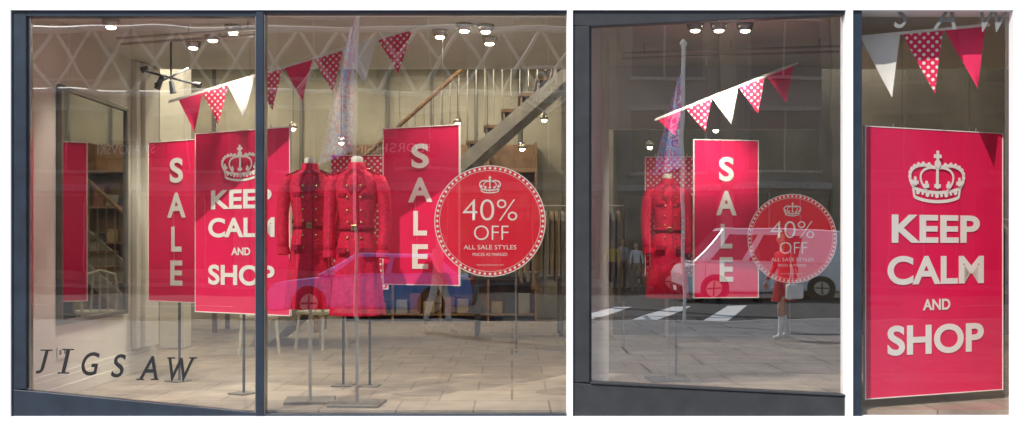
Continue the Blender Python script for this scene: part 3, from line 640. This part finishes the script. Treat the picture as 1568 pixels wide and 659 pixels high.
# ------------------------------------------------------------ people
def skin_mesh(name, pts, edges, radii, root=(0,), sub=1):
    me = bpy.data.meshes.new(name); me.from_pydata(pts, edges, []); o = bpy.data.objects.new(name, me); COL.objects.link(o)
    m_ = o.modifiers.new("s", 'SKIN')
    if not me.skin_vertices: me.skin_vertices.new(name="s")
    for i, r in enumerate(radii):
        d = me.skin_vertices[0].data[i]; d.radius = (r, r) if not isinstance(r, tuple) else r; d.use_root = i in root
    s_ = o.modifiers.new("d", 'SUBSURF'); s_.levels = sub; s_.render_levels = sub
    dg = bpy.context.evaluated_depsgraph_get(); dg.update(); out = bpy.data.meshes.new_from_object(o.evaluated_get(dg)); bpy.data.objects.remove(o)
    for p in out.polygons: p.use_smooth = True
    return out
SK = mat("skin", (.55, .33, .23), .55, var=.05)
def person(x, y, rz, top, bottom, shoe, hair, H=1.7, stride=.12, longhair=True, skirt=None, boots=False, z=.12, bag=None, shorts=False):
    e = empty("pedestrian", (x, y, z), rz); s = H/1.7; e.scale = (s,)*3
    P = []; R = []; E = []
    def v(p, r, par=None):
        P.append(p); R.append(r)
        if par is not None: E.append((par, len(P)-1))
        return len(P)-1
    pel = v((0, 0, .93), (.135, .10)); wa = v((0, 0, 1.06), (.115, .085), pel); ch = v((0, .0, 1.27), (.15, .10), wa); nb = v((0, -.01, 1.42), (.075, .06), ch); nk = v((0, .0, 1.50), .048, nb); v((0, .01, 1.58), .05, nk)
    wr = []
    for sg in (-1, 1):
        st = sg*stride
        hp = v((sg*.085, 0, .86), .092, pel); kn = v((sg*.095, st*.7+.03, .48), .058, hp); v((sg*.10, st*.75, .32), .055, kn); an = v((sg*.095, st, .09), .038, len(P)-1)
        hl = v((sg*.095, st+.03, .045), .040, an); v((sg*.105, st+.13, .03), .032, hl)
        sh = v((sg*.165, 0, 1.385), .06, ch); el = v((sg*.225, -.03-st*.4, 1.12), .043, sh); w_ = v((sg*.23, .06-st*.8, .90), .028, el); wr.append(P[w_])
    me = skin_mesh("body", P, E, R, (0,), 2)
    for m_ in (SK, top, bottom, shoe): me.materials.append(m_)
    for p in me.polygons:
        c = p.center
        arm = abs(c.x) > .19 and c.z < 1.2
        if c.z > 1.44 or (arm and c.z < .93): k = 0
        elif c.z > .96 or arm: k = 1
        elif boots and c.z < .36: k = 3
        elif c.z < .075: k = 3
        elif shorts and c.z < .66: k = 0
        else: k = 2
        p.material_index = k
    o = bpy.data.objects.new("body", me); link(o, e)
    P2 = []; E2 = []; R2 = []; roots = []
    for sg, w_ in zip((-1, 1), wr):
        X, Y, Z = w_
        roots.append(len(P2)); P2 += [(X, Y, Z), (X, Y+.005, Z-.05), (X, Y+.008, Z-.085)]; R2 += [(.024, .018), (.03, .015), (.034, .013)]; k = len(P2); E2 += [(k-3, k-2), (k-2, k-1)]
        for i, (dy, ln) in enumerate(((-.028, .052), (-.009, .066), (.010, .072), (.028, .064))):
            roots.append(len(P2)); k = len(P2)
            P2 += [(X, Y+dy, Z-.07), (X-sg*.004, Y+dy, Z-.085-ln*.5), (X-sg*.018, Y+dy, Z-.085-ln)]; R2 += [.009, .0085, .007]; E2 += [(k, k+1), (k+1, k+2)]
        roots.append(len(P2)); k = len(P2); P2 += [(X, Y+.02, Z-.03), (X-sg*.01, Y+.048, Z-.06), (X-sg*.016, Y+.052, Z-.09)]; R2 += [.011, .010, .008]; E2 += [(k, k+1), (k+1, k+2)]
    me = skin_mesh("hands", P2, E2, R2, tuple(roots), 1); me.materials.append(SK); link(bpy.data.objects.new("hands", me), e)
    bm = bmesh.new(); bmesh.ops.create_uvsphere(bm, u_segments=20, v_segments=16, radius=1)
    for q in bm.verts:
        c = q.co; jaw = 1-.28*max(0, -c.z); q.co = Vector((c.x*.075*jaw, c.y*.092*jaw+.01*max(0, -c.z), c.z*.115))
    me = bpy.data.meshes.new("head"); bm.to_mesh(me); bm.free()
    for p in me.polygons: p.use_smooth = True
    h = bpy.data.objects.new("head", me); link(h, e, SK); h.location = (0, .02, 1.59)
    tube("nose", [(0, .105, 1.605), (0, .126, 1.575), (0, .11, 1.568)], [.007, .013, .009], SK, e, 8)
    for sg in (-1, 1):
        q = lathe("eye", [(-.008, .003, .003), (0, .011, .008), (.008, .003, .003)], M['black'], e, 8); q.location = (sg*.03, .104, 1.605)
        q = lathe("ear", [(-.03, .006, .008), (0, .010, .018), (.03, .008, .012)], SK, e, 8); q.location = (sg*.075, .01, 1.59)
    boxes("mouth", [(-.022, .022, .095, .103, 1.537, 1.546)], M['red_l'], e, bevel=.003)
    bm = bmesh.new(); bmesh.ops.create_uvsphere(bm, u_segments=24, v_segments=18, radius=1); rm = []
    for q in bm.verts:
        c = q.co.copy()
        lo = 1.0
        if longhair and c.z < 0 and c.y < .2: lo = 2.0
        q.co = Vector((c.x*.088, c.y*.105-.008, c.z*.125*lo))*(1+.03*sin(c.x*23+c.z*5))
        if (c.y > .35 and c.z < .55) or (not longhair and c.z < -.25): rm.append(q)
    bmesh.ops.delete(bm, geom=rm, context='VERTS'); me = bpy.data.meshes.new("hair"); bm.to_mesh(me); bm.free()
    for p in me.polygons: p.use_smooth = True
    hh = bpy.data.objects.new("hair", me); link(hh, e, hair); hh.location = (0, .018, 1.60)
    if skirt: lathe("skirt", [(.58, .20, .17), (.75, .175, .15), (.95, .135, .11)], skirt, e, 32, lambda i, a: 1+.05*(2-i)/2*sin(8*a), cap=False)
    if bag:
        boxes("handbag", [(.24, .34, -.14, .16, .62, .86)], bag, e, bevel=.03); tubes("bag_strap", [[(.29, -.1, .86), (.25, -.05, 1.1), (.19, 0, 1.43), (.26, .06, 1.1), (.29, .12, .86)]], .008, bag, e)
hb = mat("brown_hair", (.09, .045, .02), .6); hbl = mat("blonde_hair", (.5, .35, .14), .6)
c_ = lambda n, c: mat(n, c, .85)
navy, khaki, white_c, denim, mustard, greyc, redc = c_("navy_fabric", (.03, .04, .07)), c_("khaki_fabric", (.35, .27, .16)), c_("white_fabric", (.8, .8, .78)), c_("denim", (.08, .13, .25)), c_("mustard_fabric", (.65, .45, .08)), c_("grey_fabric", (.4, .4, .4)), c_("red_fabric", (.5, .03, .04))
person(3.45, -27.9, .3, mustard, navy, M['black'], hbl, z=.006); person(3.85, -28.3, -.4, greyc, navy, M['black'], hb, 1.78, .02, False, z=.006); person(4.3, -27.8, .1, white_c, khaki, khaki, hb, 1.66, .15, z=.006); person(4.1, -29.2, 2.8, denim, khaki, M['black'], hb, 1.72, z=.006)
person(4.3, -8.5, 1.2, redc, redc, white_c, hb, 1.68, .12, True, skirt=redc, boots=True, bag=white_c, shorts=True)
person(-1.25, -9.6, -1.2, greyc, white_c, white_c, hb, 1.72, .2, False)
